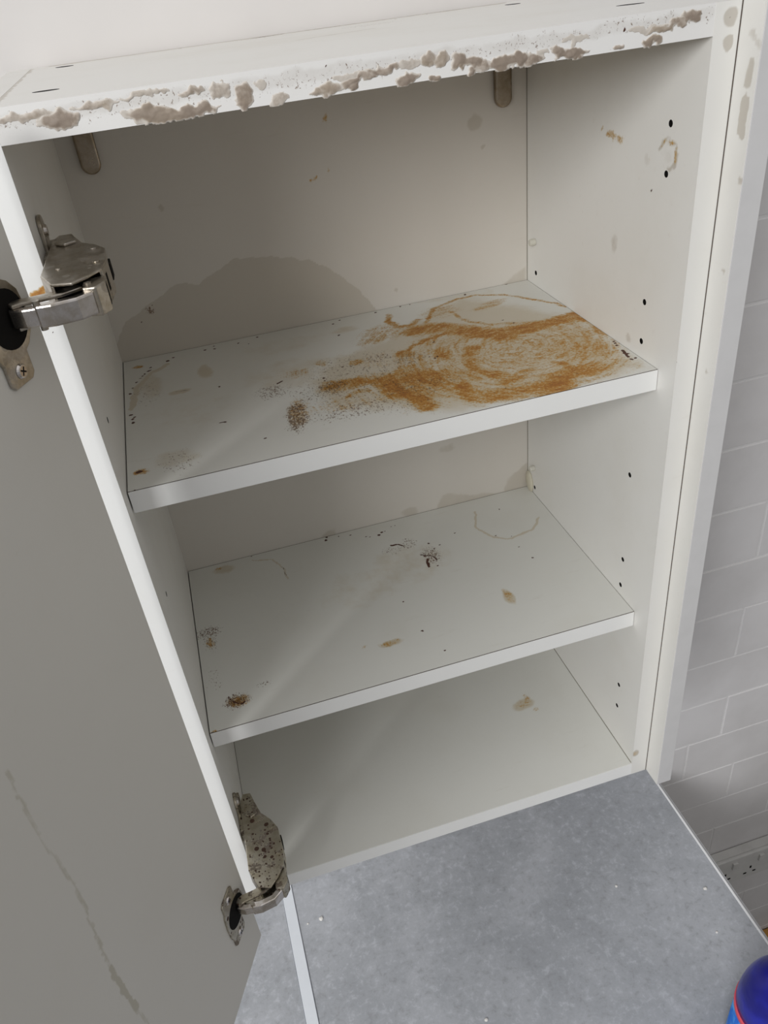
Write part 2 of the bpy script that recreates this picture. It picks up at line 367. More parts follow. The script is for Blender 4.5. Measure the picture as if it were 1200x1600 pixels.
def cyl(bm, c, axis, r, h, n=24, r2=None):
    axis = Vector(axis).normalized(); q = axis.to_track_quat('Z', 'Y').to_matrix()
    r2 = r if r2 is None else r2; c = Vector(c)
    a = []; b = []
    for i in range(n):
        an = 2 * math.pi * i / n; d = Vector((math.cos(an), math.sin(an), 0))
        a.append(bm.verts.new((c + q @ (d * r)) * MM)); b.append(bm.verts.new((c + q @ (d * r2 + Vector((0, 0, h)))) * MM))
    bm.faces.new(a[::-1]); bm.faces.new(b)
    for i in range(n): bm.faces.new((a[i], a[(i + 1) % n], b[(i + 1) % n], b[i]))
def lathe(bm, prof, c=(0, 0), n=48):
    rings = []
    for r, z in prof:
        rings.append([bm.verts.new(((c[0] + r * math.cos(2 * math.pi * i / n)) * MM, (c[1] + r * math.sin(2 * math.pi * i / n)) * MM, z * MM)) for i in range(n)])
    for a, b in zip(rings, rings[1:]):
        for i in range(n): bm.faces.new((a[i], a[(i + 1) % n], b[(i + 1) % n], b[i]))
    bm.faces.new(rings[0][::-1]); bm.faces.new(rings[-1])

def seg_dist(U, V, a, b):
    dx, dy = b[0] - a[0], b[1] - a[1]; L = dx * dx + dy * dy + 1e-9
    t = np.clip(((U - a[0]) * dx + (V - a[1]) * dy) / L, 0, 1)
    return np.hypot(U - a[0] - t * dx, V - a[1] - t * dy)
def smooth01(x): x = np.clip(x, 0, 1); return x * x * (3 - 2 * x)
def vnoise(U, V, s, seed):
    r = np.random.RandomState(seed).rand(64, 64)
    x, y = U / s, V / s; xi, yi = np.floor(x).astype(int), np.floor(y).astype(int); fx, fy = smooth01(x - xi), smooth01(y - yi)
    g = lambda i, j: r[(xi + i) % 64, (yi + j) % 64]
    return (g(0, 0) * (1 - fx) + g(1, 0) * fx) * (1 - fy) + (g(0, 1) * (1 - fx) + g(1, 1) * fx) * fy
def stain_maps(ops, U0, V0):
    wob = 3.0
    U = U0 + (vnoise(U0, V0, 9, 1) - .5) * wob + (vnoise(U0, V0, 3.5, 2) - .5) * wob * .5
    V = V0 + (vnoise(U0, V0, 9, 3) - .5) * wob + (vnoise(U0, V0, 3.5, 4) - .5) * wob * .5
    ch = [np.zeros_like(U) for _ in range(4)]
    for k, op in enumerate(ops):
        c = op[1]
        if op[0] == 's':
            pts, w, s = op[2], op[3], op[4]
            d = np.full_like(U, 1e9)
            for a, b in zip(pts, pts[1:]): d = np.minimum(d, seg_dist(U, V, a, b))
            if c == 1: w = w * 0.6
            v = s * (smooth01(1.5 - d / w) if c in (1, 2) else smooth01((2.0 - d / w) / 1.7))
        elif op[0] == 'b':
            (cx, cy), rx, ry, s, rot = op[2], op[3], op[4], op[5], op[6]
            ca, sa = math.cos(rot), math.sin(rot)
            x = (U - cx) * ca + (V - cy) * sa; y = -(U - cx) * sa + (V - cy) * ca
            v = s * smooth01((1.35 - np.hypot(x / rx, y / ry)) / 0.9)
        elif op[0] == 'd':
            v = np.zeros_like(U)
            for (cx, cy) in op[2]:
                v = np.maximum(v, op[4] * smooth01(1.5 - np.hypot(U - cx, V - cy) / (op[3] * (0.72 if c == 1 else 1))))
        else:
            poly, s, e = op[2], op[3], op[4]
            ins = np.zeros(U.shape, bool); d = np.full_like(U, 1e9); n = len(poly)
            for i in range(n):
                a, b = poly[i], poly[(i + 1) % n]
                d = np.minimum(d, seg_dist(U, V, a, b))
                cond = ((a[1] > V) != (b[1] > V))
                xs = (b[0] - a[0]) * (V - a[1]) / ((b[1] - a[1]) if abs(b[1] - a[1]) > 1e-9 else 1e-9) + a[0]
                ins ^= cond & (U < xs)
            sd = np.where(ins, d, -d)
            v = s * smooth01(0.5 + sd / (2 * e))
        if c in (0, 3) and op[0] in 'p': ch[c] = np.maximum(ch[c], v)
        elif c == 0: ch[c] = np.minimum(1.1, ch[c] + v * (1 - 0.5 * ch[c]))
        else: ch[c] = np.maximum(ch[c], v)
    return ch
def grid_box(name, dims, face, step, mat, ops, parent, bevel=0.0, extra_faces=True):
    """a board whose given face ('z+','y-','x-') is a fine grid carrying the stain masks"""
    x0, x1, y0, y1, z0, z1 = dims
    if face == 'z+': u0, u1, v0, v1 = x0, x1, y0, y1; P = lambda u, v: (u, v, np.full_like(u, z1))
    elif face == 'y-': u0, u1, v0, v1 = x0, x1, z0, z1; P = lambda u, v: (u, np.full_like(u, y0), v)
    elif face == 'x-': u0, u1, v0, v1 = y0, y1, z0, z1; P = lambda u, v: (np.full_like(u, x0), u, v)
    elif face == 'x+': u0, u1, v0, v1 = y0, y1, z0, z1; P = lambda u, v: (np.full_like(u, x1), u, v)
    nu, nv = max(2, int((u1 - u0) / step) + 1), max(2, int((v1 - v0) / step) + 1)
    U, V = np.meshgrid(np.linspace(u0, u1, nu), np.linspace(v0, v1, nv), indexing='ij')
    X, Y, Z = P(U, V)
    verts = np.stack([X.ravel(), Y.ravel(), Z.ravel()], 1)
    idx = np.arange(nu * nv).reshape(nu, nv)
    q = np.stack([idx[:-1, :-1].ravel(), idx[1:, :-1].ravel(), idx[1:, 1:].ravel(), idx[:-1, 1:].ravel()], 1)
    if face in ('x-',): q = q[:, ::-1]
    faces = [list(map(int, r)) for r in q]
    # perimeter extruded to the far side
    far = {'z+': (2, z0), 'y-': (1, y1), 'x-': (0, x1), 'x+': (0, x0)}[face]
    per = list(idx[:, 0]) + list(idx[-1, 1:]) + list(idx[-2::-1, -1]) + list(idx[0, -2:0:-1])
    back = verts[per].copy(); back[:, far[0]] = far[1]
    nb = len(verts); verts = np.vstack([verts, back]); n = len(per)
    for i in range(n):
        j = (i + 1) % n
        f = [int(per[j]), int(per[i]), nb + i, nb + j]
        faces.append(f[::-1] if face == 'x-' else f)
    f = [nb + i for i in range(n)]
    faces.append(f if face == 'x-' else f[::-1])
    me = bpy.data.meshes.new(name); me.from_pydata((verts * MM).tolist(), [], faces); me.materials.append(mat)
    ch = stain_maps(ops, U, V)
    for nm, c in zip(('ochre', 'brown', 'film', 'speck'), ch):
        a = me.attributes.new(nm, 'FLOAT', 'POINT')
        a.data.foreach_set('value', np.concatenate([c.ravel(), np.zeros(n)]).astype(np.float32))
    me.update()
    bm = bmesh.new(); bm.from_mesh(me); bmesh.ops.recalc_face_normals(bm, faces=bm.faces); bm.to_mesh(me); bm.free()
    o = bpy.data.objects.new(name, me); COL.objects.link(o)
    if parent is not None: o.parent = parent
    return o

def empty(name, loc=(0, 0, 0)):
    o = bpy.data.objects.new(name, None); o.empty_display_size = 0.05; COL.objects.link(o); o.location = loc; return o
def tag(o, label=None, cat=None, group=None, kind=None):
    if label: o['label'] = label
    if cat: o['category'] = cat
    if group: o['group'] = group
    if kind: o['kind'] = kind
    return o

# ------------------------------------------------------------ setting
M_WALLP = plain('painted_wall', (0.70, 0.67, 0.645), 0.6, 0, 0.05, 6, 0.05)
def block_mat():
    m, t, b = nt('painted_block')
    co = N(t, 'ShaderNodeTexCoord').outputs['Object']
    n = noise(t, co, 5, 5, 0.6); f = noise(t, mapping(t, co, (120, 120, 320)), 1, 4, 0.6)
    c = mix(t, ramp(t, n, 0.35, 0.7), (0.75, 0.73, 0.73), (0.66, 0.64, 0.635))
    t.links.new(c, b.inputs['Base Color']); b.inputs['Roughness'].default_value = 0.55
    bump(t, b, f, 0.12, 0.001)
    return m
M_BLOCK = block_mat()
M_JOINT = plain('painted_joint', (0.80, 0.785, 0.78), 0.6)
bm = bmesh.new(); box(bm, -900, 470, WALL, WALL + 60, FLOOR, 1050)
wl = mesh_obj('wall_back', bm, M_WALLP); tag(wl, kind='structure')
# block-faced stretch of the wall to the right of the cabinet
bm = bmesh.new()
rows = [(281.2, 383, [1010, 1230]), (179.8, 281.2, [900, 1110]), (74.5, 179.8, [1000, 1220]), (-28.7, 74.5, [802, 1010, 1230]), (-127.7, -28.7, [905, 1120]),
        (-234.6, -127.7, [798, 1010, 1225]), (-331.9, -234.6, [690, 905, 1120]), (-432.5, -331.9, [801, 1015, 1230]), (-529.9, -432.5, [737, 960, 1180]),
        (-630, -529.9, [843, 1060]), (-728, -630, [730, 950, 1170]), (-826, -728, [831, 1050])]
z = -826
k = 0
while z > FLOOR + 5:
    rows.append((max(FLOOR, z - 100), z, [(730, 950, 1170), (831, 1050)][k % 2])); z -= 100; k += 1
z = 383; k = 0
while z < 1050:
    rows.append((z, min(1050, z + 102), [(900, 1110), (1000, 1220)][k % 2])); z += 102; k += 1
for z0, z1, xs in rows:
    xx = [470] + list(xs) + [1400]
    for a, b in zip(xx, xx[1:]):
        j = 1.7
        tone = rng.uniform(-0.6, 0.6)
        box(bm, a + (j if a > 470 else 0), b - j, WALL + tone, WALL + 40, z0 + j, z1 - j)
wb = mesh_obj('wall_back_blocks', bm, M_BLOCK, None, 1.0); tag(wb, kind='structure'); wb.name = 'wall_right'
box_obj('joint_bed', (470, 1400, WALL + 1.0, WALL + 38, FLOOR, 1050), M_JOINT, wb)
# dark crack line along one bed joint
M_CRACK = plain('dark_crack', (0.16, 0.15, 0.11), 0.9)
box_obj('cracked_joint', (470, 860, WALL + 1.2, WALL + 2.3, -29.6, -27.6), M_CRACK, wb)
wsd = box_obj('light_blocking_wall', (1280, 1400, -900, WALL - 3, FLOOR, 1050), plain('light_blocker_grey', (0.34, 0.33, 0.31), 0.7)); tag(wsd, kind='structure')  # unseen dark wall, added to keep room light off the blocks from the right
fl = box_obj('floor', (-900, 1400, -900, WALL + 60, FLOOR - 40, FLOOR), plain('floor_vinyl', (0.20, 0.19, 0.18), 0.5)); tag(fl, kind='structure')

# ------------------------------------------------------------ worktops
def worktop_mat():
    m, t, b = nt('grey_concrete_laminate')
    co = N(t, 'ShaderNodeTexCoord').outputs['Object']
    a = noise(t, co, 6, 8, 0.62, 0.4); f = noise(t, co, 90, 8, 0.72, 0.25); g = noise(t, co, 320, 4, 0.7)
    c = mix(t, ramp(t, a, 0.36, 0.66), (0.355, 0.37, 0.395), (0.45, 0.465, 0.495))
    c = mix(t, math_(t, 'MULTIPLY', ramp(t, f, 0.5, 0.68), 0.6), c, (0.56, 0.58, 0.62))
    c = mix(t, math_(t, 'MULTIPLY', ramp(t, math_(t, 'SUBTRACT', 1.0, f), 0.52, 0.68), 0.55), c, (0.27, 0.275, 0.285))
    c = mix(t, math_(t, 'MULTIPLY', ramp(t, g, 0.62, 0.72), 0.35), c, (0.22, 0.22, 0.23))
    t.links.new(c, b.inputs['Base Color']); b.inputs['Roughness'].default_value = 0.42
    bump(t, b, g, 0.08, 0.0005)
    return m
M_WTOP = worktop_mat()
M_ALU = plain('brushed_aluminium', (0.84, 0.88, 0.93), 0.35, 0.25, 0.03, 60)
M_TRIM = plain('trim_painted_highlight', (0.93, 0.93, 0.94), 0.25, 0.0, 0.01)  # the metal's highlight is put into the colour as plain white
M_LIP = plain('grey_edge_lip', (0.45, 0.45, 0.46), 0.4)
wr = empty('worktop', (0.33, 0.0, (WT - 38) * MM))
tag(wr, 'mottled grey laminate worktop directly under the open cabinet, right of the metal joint strip', 'worktop')
inv = lambda o, p: setattr(o, 'matrix_parent_inverse', Matrix.Translation(-p.location))
o = box_obj('worktop_slab', (9.5, 651, -320, WALL - 1, WT - 38, WT), M_WTOP, wr, 0.6); inv(o, wr)
o = box_obj('edge_trim', (651, 654.5, -320, WALL - 1, WT - 38, WT + 0.6), M_TRIM, wr, 0.7); inv(o, wr); o['label'] = 'metal edge trim with its highlight painted white'
o = box_obj('edge_lip', (654.5, 659, -320, WALL - 1, WT - 36, WT - 2.0), M_LIP, wr, 0.6); inv(o, wr)
wl2 = box_obj('worktop', (-880, -8.0, -320, WALL - 1, WT - 38, WT), M_WTOP, None, 0.6)
tag(wl2, 'mottled grey laminate worktop left of the metal joint strip, below the open door', 'worktop')
js = box_obj('joint_strip', (-7.6, 9.2, -322, WALL - 1, WT - 30, WT + 2.2), M_ALU, None, 0.5)
tag(js, 'pale metal strip covering the joint between the two grey worktops', 'trim strip')
# base unit below
M_BASE = plain('white_base_unit', (0.72, 0.71, 0.69), 0.45)
bu = empty('base_cabinet', (0.32, 0, FLOOR * MM)); tag(bu, 'white base cabinet standing on the floor beneath the right grey worktop', 'cabinet')
o = box_obj('carcass', (12, 640, -270, 262, FLOOR + 120, WT - 38.3), M_BASE, bu, 0.8); inv(o, bu)
o = box_obj('plinth', (14, 638, -225, 230, FLOOR, FLOOR + 120), M_BASE, bu); inv(o, bu)
for x0, x1 in ((14, 324), (328, 638)):
    d = box_obj('door', (x0, x1, -289, -271, FLOOR + 124, WT - 42), M_BASE, bu, 1.0); inv(d, bu)
    h = box_obj('handle', (min(max(x0, 280), 340), min(max(x0, 280), 340) + 12, -312, -289, -760, -620), M_ALU, d, 3)
    # bow the handle clear of the door: grip plus two feet
bu2 = empty('base_cabinet', (-0.45, 0, FLOOR * MM)); tag(bu2, 'white base cabinet standing on the floor beneath the left grey worktop', 'cabinet')
o = box_obj('carcass', (-870, -14, -270, 262, FLOOR + 120, WT - 38.3), M_BASE, bu2, 0.8); inv(o, bu2)
o = box_obj('plinth', (-868, -16, -225, 230, FLOOR, FLOOR + 120), M_BASE, bu2); inv(o, bu2)
for x0, x1 in ((-868, -444), (-440, -16)):
    d = box_obj('door', (x0, x1, -289, -271, FLOOR + 124, WT - 42), M_BASE, bu2, 1.0); inv(d, bu2)

# ------------------------------------------------------------ wall cabinet
cab = empty('wall_cabinet', (0.2137, 0.14, -0.018))
tag(cab, 'open white wall cabinet with stained shelves, mounted on the wall above the grey worktop', 'cabinet')
def C_(o): o.matrix_parent_inverse = Matrix.Translation(-cab.location); return o
# sides
sl = C_(box_obj('side_panel', (-T, 0, 0.6, D, -T, ZT + T), M_WHITE, cab, 0.3))
C_(box_obj('back_panel_ledge', (-T, W + T, D + 3.2, WALL - 0.3, -T, ZT + T - 2), M_WHITE, cab)).name = 'hanging_board'
sr = C_(grid_box('side_panel', (W, W + T, 0.6, D, -T, ZT + T), 'x-', 3.0, M_WHITE, STAINS['side_panel_right'], cab))
# drill cutter for the peg holes, applied to the mesh and removed
def drill(o, spots, axis, depth):
    bm = bmesh.new()
    for (c, r) in spots: cyl(bm, c, axis, r, depth, 20)
    bmesh.ops.recalc_face_normals(bm, faces=bm.faces)
    me = bpy.data.meshes.new('tmp'); bm.to_mesh(me); bm.free(); me.materials.append(M_BLACK)
    t = bpy.data.objects.new('tmp', me); COL.objects.link(t)
    o.data.materials.append(M_BLACK)
    md = o.modifiers.new('drill', 'BOOLEAN'); md.operation = 'DIFFERENCE'; md.object = t; md.solver = 'EXACT'; md.material_mode = 'TRANSFER'
    par = o.parent; o.parent = None
    bpy.context.view_layer.update()
    dg = bpy.context.evaluated_depsgraph_get(); new = bpy.data.meshes.new_from_object(o.evaluated_get(dg))
    o.modifiers.remove(md); old = o.data; o.data = new; new.name = old.name
    o.parent = par
    bpy.data.objects.remove(t); bpy.data.meshes.remove(me)
Rh = [(37.4, 651.9), (37.4, 618.5), (51.6, 518.3), (51.6, 484.8), (52.2, 353), (52.2, 253.6), (52.6, 220.6), (39.7, 87.5), (39.7, 54.3), (256, 484), (257, 217.6)]
drill(sr, [((W - 2, y, z), 2.5) for y, z in Rh], (1, 0, 0), 12)
mods = [m for m in sl.modifiers]
for m_ in mods: sl.modifiers.remove(m_)
drill(sl, [((2, y, z), 2.5) for y, z in [(52.6, 352), (52.6, 516), (256, 352)]], (-1, 0, 0), 12)
C_(sl); C_(sr)
# front edging of the sides
M_STRIP = melamine('bright_side_edging', (0.86, 0.86, 0.845), 0.3, 0.25)
C_(grid_box('edge_band', (-T, 0.15, 0, 0.6, -T, ZT + T), 'y-', 1.0, M_STRIP, [('s', 0, [(-12, 626.5), (-7, 628), (-2, 629.5)], 1.3, 1.0), ('s', 0, [(-12, 624), (-5, 627.5)], 1.1, 0.9), ('d', 1, [(-6.2, 612), (-5.0, 609), (-8, 604)], 0.8, 0.7)], cab))
eb = C_(grid_box('edge_band', (W - 0.3, W + T, -0.1, 0.6, -T, ZT + T), 'y-', 1.5, M_WHITE,
        [('b', 2, (437.6, 716), 5.5, 5.5, 1.1, 0), ('d', 1, [(437.6, 716)], 0.8, 0.6), ('b', 2, (438, 701), 3, 5, 1.2, 0), ('b', 2, (430.5, 17), 5, 6, 0.9, 0), ('b', 0, (430.5, 17), 3, 4, 0.45, 0),
         ('d', 1, [(427.6, 496), (427.6, 487), (427.6, 478)], 0.9, 1)], cab))
C_(box_obj('edge_chamfer', (W + 17.8, W + 18.5, -0.5, 0.5, -T, ZT + T), M_GLUE, cab)).name = 'seam'
# top board and its front edge
tb = C_(grid_box('top_panel', (0.25, W - 0.25, 0.6, D + 3, ZT, ZT + T), 'z+', 1.6, M_WHITE,
        [('s', 1, [(178, 271), (190, 273), (205, 274)], 1.6, 0.9), ('s', 1, [(225, 277), (255, 277)], 1.2, 0.8), ('s', 1, [(260, 277), (300, 278), (380, 278)], 1.1, 0.6), ('s', 2, [(20, 276), (120, 279), (240, 278), (400, 277)], 7, 1.0), ('d', 1, [(118, 270), (300, 262), (330, 268)], 1.6, 0.9),
         ('s', 2, [(0, 4), (0, 270)], 2.5, 0.8), ('s', 2, [(200, 180), (260, 190)], 3, 0.5), ('b', 3, (270, 235), 30, 14, 0.4, 0), ('b', 3, (180, 268), 26, 8, 0.4, 0)], cab))
for (x0, y0, x1, y1, w) in ((17.6, 58.6, 33.3, 57.7, 7), (20.5, 249.0, 34.3, 246, 9), (393, 246, 405, 240, 9), (402, 76, 420, 70, 7)):
    bm = bmesh.new(); cx, cy = (x0 + x1) / 2, (y0 + y1) / 2; n = 20; L = math.hypot(x1 - x0, y1 - y0) / 2; an = math.atan2(y1 - y0, x1 - x0)
    poly = []
    for i in range(n):
        a = 2 * math.pi * i / n; px, py = L * math.cos(a), w * 0.5 * math.sin(a)
        poly.append((cx + px * math.cos(an) - py * math.sin(an), cy + px * math.sin(an) + py * math.cos(an)))
    prism(bm, poly, ZT + T - 3, ZT + T + 0.12)
    s = mesh_obj('screw_slot', bm, M_BLACK, tb); s.matrix_parent_inverse = Matrix.Identity(4)
M_RAIL = melamine('top_front_edge', (0.80, 0.785, 0.76), 0.4, 0.6, film=(0.50, 0.46, 0.41), filmk=0.45)
M_FRONT = plain('top_front_edging', (0.84, 0.825, 0.80), 0.35, 0, 0.05, 14)
fe = C_(grid_box('front_edge', (0.1, W - 0.3, 0, 0.6, ZT, ZT + T), 'y-', 1.5, M_RAIL,
        [('s', 2, [(3, ZT + 10), (60, ZT + 12), (120, ZT + 11), (170, ZT + 12), (260, ZT + 12), (330, ZT + 11), (400, ZT + 12), (424, ZT + 14)], 4, 0.5),
         ('s', 3, [(3, ZT + 10), (200, ZT + 10), (424, ZT + 13)], 4, 0.35), ('d', 1, [(366, 716.5)], 1.6, 1), ('d', 1, [(180, 721)], 1.2, .9)], cab))
# dried residue: raised relief on the front edge of the top board
nu, nv = 1000, 50
U, V = np.meshgrid(np.linspace(0.5, W - 1, nu), np.linspace(ZT - 1.2, ZT + T - 0.2, nv), indexing='ij')
Uw = U + (vnoise(U, V, 5, 11) - .5) * 5 + (vnoise(U, V, 1.8, 12) - .5) * 2.2
Vw = V + (vnoise(U, V, 5, 13) - .5) * 3.5 + (vnoise(U, V, 1.8, 14) - .5) * 1.6
H = np.zeros_like(U); TH = np.zeros_like(U)
for (cx, cz, rx, rz, s) in RESIDUE:
    d = np.hypot((Uw - cx) / max(rx, 1), (Vw - cz) / max(rz, 1))
    H = np.maximum(H, s * np.sqrt(np.clip(1.12 - d, 0, 1))); TH = np.maximum(TH, s * smooth01((1.12 - d) * 3))
frost = smooth01((vnoise(U, V, 7, 15) * .5 + vnoise(U, V, 2.5, 16) * .35 + vnoise(U, V, 1.1, 17) * .3 - .56) * 4) * smooth01((V - ZT - 4 + 3 * (vnoise(U, V, 20, 5) - .5)) / 5)
env = smooth01((U) / 20)
H2 = np.maximum(H * 1.0, -0.0) + (H > 0.02) * (vnoise(U, V, 2.2, 18) - .5) * 0.12
H2 = np.where(H > 0.02, H2, -0.4)
H2 = np.where((V > ZT + T - 0.5), np.minimum(H2, 0.1), H2)
idx = np.arange(nu * nv).reshape(nu, nv); keep = (H2 > -0.3)
kq = keep[:-1, :-1] | keep[1:, :-1] | keep[1:, 1:] | keep[:-1, 1:]
q = np.stack([idx[:-1, :-1][kq], idx[1:, :-1][kq], idx[1:, 1:][kq], idx[:-1, 1:][kq]], 1)
me = bpy.data.meshes.new('dried_residue')
me.from_pydata((np.stack([U.ravel(), (-H2 - 0.02).ravel(), V.ravel()], 1) * MM).tolist(), [], q.tolist())
a = me.attributes.new('thick', 'FLOAT', 'POINT'); a.data.foreach_set('value', (TH * (0.55 + 0.45 * np.clip(H * 1.3, 0, 1))).ravel().astype(np.float32))
for p_ in me.polygons: p_.use_smooth = True
m, t, b = nt('dried_residue'); co = N(t, 'ShaderNodeTexCoord').outputs['Object']
at = N(t, 'ShaderNodeAttribute'); at.attribute_name = 'thick'
n1 = noise(t, co, 160, 6, 0.65); n2 = noise(t, co, 40, 4, 0.6)
br = mix(t, ramp(t, n1, 0.35, 0.65), (0.42, 0.35, 0.285), (0.26, 0.205, 0.16))
br = mix(t, math_(t, 'MULTIPLY', ramp(t, n2, 0.5, 0.65), 0.4), br, (0.46, 0.38, 0.28))
br = mix(t, math_(t, 'MULTIPLY', ramp(t, at.outputs['Fac'], 0.6, 1.0), 0.6), br, (0.24, 0.19, 0.15))
c = mix(t, ramp(t, math_(t, 'ADD', at.outputs['Fac'], math_(t, 'MULTIPLY', math_(t, 'SUBTRACT', n1, 0.5), 0.9)), 0.1, 0.8), (0.58, 0.53, 0.47), br)
t.links.new(c, b.inputs['Base Color']); b.inputs['Roughness'].default_value = 0.5; bump(t, b, n1, 0.15, 0.0004)
me.materials.append(m)
ro = bpy.data.objects.new('dried_residue', me); COL.objects.link(ro); ro.parent = cab; C_(ro)
ro['label'] = 'brownish grey dried drips along the front edge'
# bottom, back
C_(grid_box('bottom_panel', (0, W, 0.8, D, -T, 0), 'z+', 2.5, M_SHELF, STAINS['bottom_panel'], cab))
C_(box_obj('front_edge', (0.2, W - 0.3, 0, 0.8, -T + 0.2, 0), M_EDGE, cab))
C_(grid_box('back_panel', (0, W, D, D + 3, -T, ZT), 'y-', 2.0, M_BACK, STAINS['back_panel'], cab))
M_SEAM = plain('dark_seam', (0.20, 0.18, 0.14), 0.9)  # dark strips along the joints between boards
def shelf(z, key, step, lab):
    s = C_(grid_box('shelf', (1.0, W - 0.5, SB + 1.2, D - 0.8, z - T, z), 'z+', step, M_SHELF, STAINS[key], cab)); s['label'] = lab
    e = box_obj('edge_band', (1.0, W - 0.5, SB, SB + 0.7, z - T, z - 0.1), M_EDGE, s, 0.15)
    g = box_obj('glue_line', (1.0, W - 0.5, SB + 0.68, SB + 1.25, z - T + 1, z + 0.05), M_GLUE, s)
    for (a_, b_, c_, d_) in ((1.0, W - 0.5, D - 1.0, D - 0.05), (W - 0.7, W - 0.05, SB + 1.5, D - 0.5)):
        box_obj('seam_strip', (a_, b_, c_, d_, z - 1.2, z - 0.1), M_SEAM, s)
    return s
shelf(Z1, 'upper_shelf', 1.2, 'upper shelf smeared with orange-brown residue')
shelf(Z2, 'lower_shelf', 1.2, 'lower shelf with small brown specks')
C_(box_obj('seam_strip', (0, 0.5, 2, D, -0.3, 0.35), M_SEAM, cab)); C_(box_obj('seam_strip', (W - 0.6, W, 2, D, -0.3, 0.3), M_SEAM, cab))
C_(box_obj('seam_strip', (W - 0.5, W, D - 0.5, D, 0, ZT), M_SEAM, cab))
# shelf pins
M_PIN = plain('clear_plastic_pin', (0.62, 0.60, 0.52), 0.25)
for (y, z) in ((258, 515.5), (258, 245), (258, Z1 - T - 4), (258, Z2 - T - 4), (60, Z1 - T - 4), (60, Z2 - T - 4)):
    bm = bmesh.new(); cyl(bm, (W, y, z), (-1, 0, 0), 3.4, 6.5, 16); C_(mesh_obj('shelf_pin', bm, M_PIN, cab, 0.8))
for (y, z) in ((258, Z1 - T - 4), (258, Z2 - T - 4), (60, Z1 - T - 4), (60, Z2 - T - 4)):
    bm = bmesh.new(); cyl(bm, (0, y, z), (1, 0, 0), 3.4, 6.5, 16); C_(mesh_obj('shelf_pin', bm, M_PIN, cab, 0.8))
# silicone lump in the rear right corner of the lower shelf
bm = bmesh.new(); bmesh.ops.create_icosphere(bm, subdivisions=3, radius=1)
for v in bm.verts:
    v.co = Vector((W - 1.2 + v.co.x * 3.4, D - 8 + v.co.y * 9, Z2 + 12 + v.co.z * 13 + v.co.y * 4)) * MM
C_(mesh_obj('filler_lump', bm, plain('cream_filler', (0.60, 0.56, 0.44), 0.5, 0, 0.2, 80, 0.3), cab, smooth=True))
# hanging bracket covers
for cx in (401.6, 24.0):
    bm = bmesh.new(); r = 8.4; poly = [(cx - r, 700), (cx - r, 650)]
    cz = 649.5
    poly = [(cx + r * math.cos(a), cz + r * math.sin(a)) for a in [math.pi + math.pi * i / 14 for i in range(15)]] + [(cx + r, 702), (cx - r, 702)]
    prism(bm, poly, D - 6.5, D, lambda x, y, z: (x, z, y))
    C_(mesh_obj('hanging_bracket', bm, M_COVER, cab, 2.2, seg=4))
# decor end panel, flush at the right, projecting forward
ep = C_(grid_box('end_panel', (W + T + 0.4, W + T + 17.6, -22, D + 5, -T + 1, ZT + T + 1), 'x-', 2.5, M_WHITE,
        [('s', 2, [(-14.3, 690), (-14.5, 678)], 3.5, 0.9), ('s', 2, [(-15, 668), (-15.5, 650)], 3.2, 1.2), ('d', 2, [(-21, 622), (-16, 560), (-12, 480)], 2.5, 0.7), ('s', 2, [(-20, 700), (-12, 706)], 3, 0.5)], cab))
e2 = box_obj('edge_band', (W + T + 0.9, W + T + 17.6, -22.7, -21.9, -T + 1, ZT + T + 1), plain('greyed_edge', (0.63, 0.62, 0.615), 0.4, 0, 0.05, 40), ep, 0.3)
ep['label'] = 'white end panel projecting forward on the right'

# ------------------------------------------------------------ door, open about 117 degrees
dv = Vector((-0.447, -0.894, 0)).normalized(); nn = Vector((0.894, -0.447, 0)).normalized(); P0 = Vector((-5.6, -41.4, 0))
dw, dh0, dh1 = 457.0, -19.0, ZT + T - 1
door = grid_box('door', (0, dw, 0, 18, dh0, dh1), 'y-', 2.0, M_DOOR,
    [('s', 2, [(154.3, 437), (155.4, 382), (152.4, 325), (156.5, 281), (160.6, 240), (159.3, 197), (156.6, 157), (158, 60)], 1.8, 0.55), ('s', 2, [(160.6, 245), (159.5, 205), (157.5, 185)], 2.2, 1.0),
     ('d', 1, [(390, 560)], 1, 0.5)], None)
Mx = Matrix(((dv.x, -nn.x, 0, P0.x * MM), (dv.y, -nn.y, 0, P0.y * MM), (0, 0, 1, 0), (0, 0, 0, 1)))
door.data.transform(Mx)
bm = bmesh.new(); bm.from_mesh(door.data); bmesh.ops.recalc_face_normals(bm, faces=bm.faces); bm.to_mesh(door.data); bm.free()
door.parent = cab; C_(door); door['label'] = 'grey laminate door swung wide open on the left'
DW = lambda s, n, z: (P0 + dv * s + nn * n) + Vector((0, 0, z))     # point relative to the door face

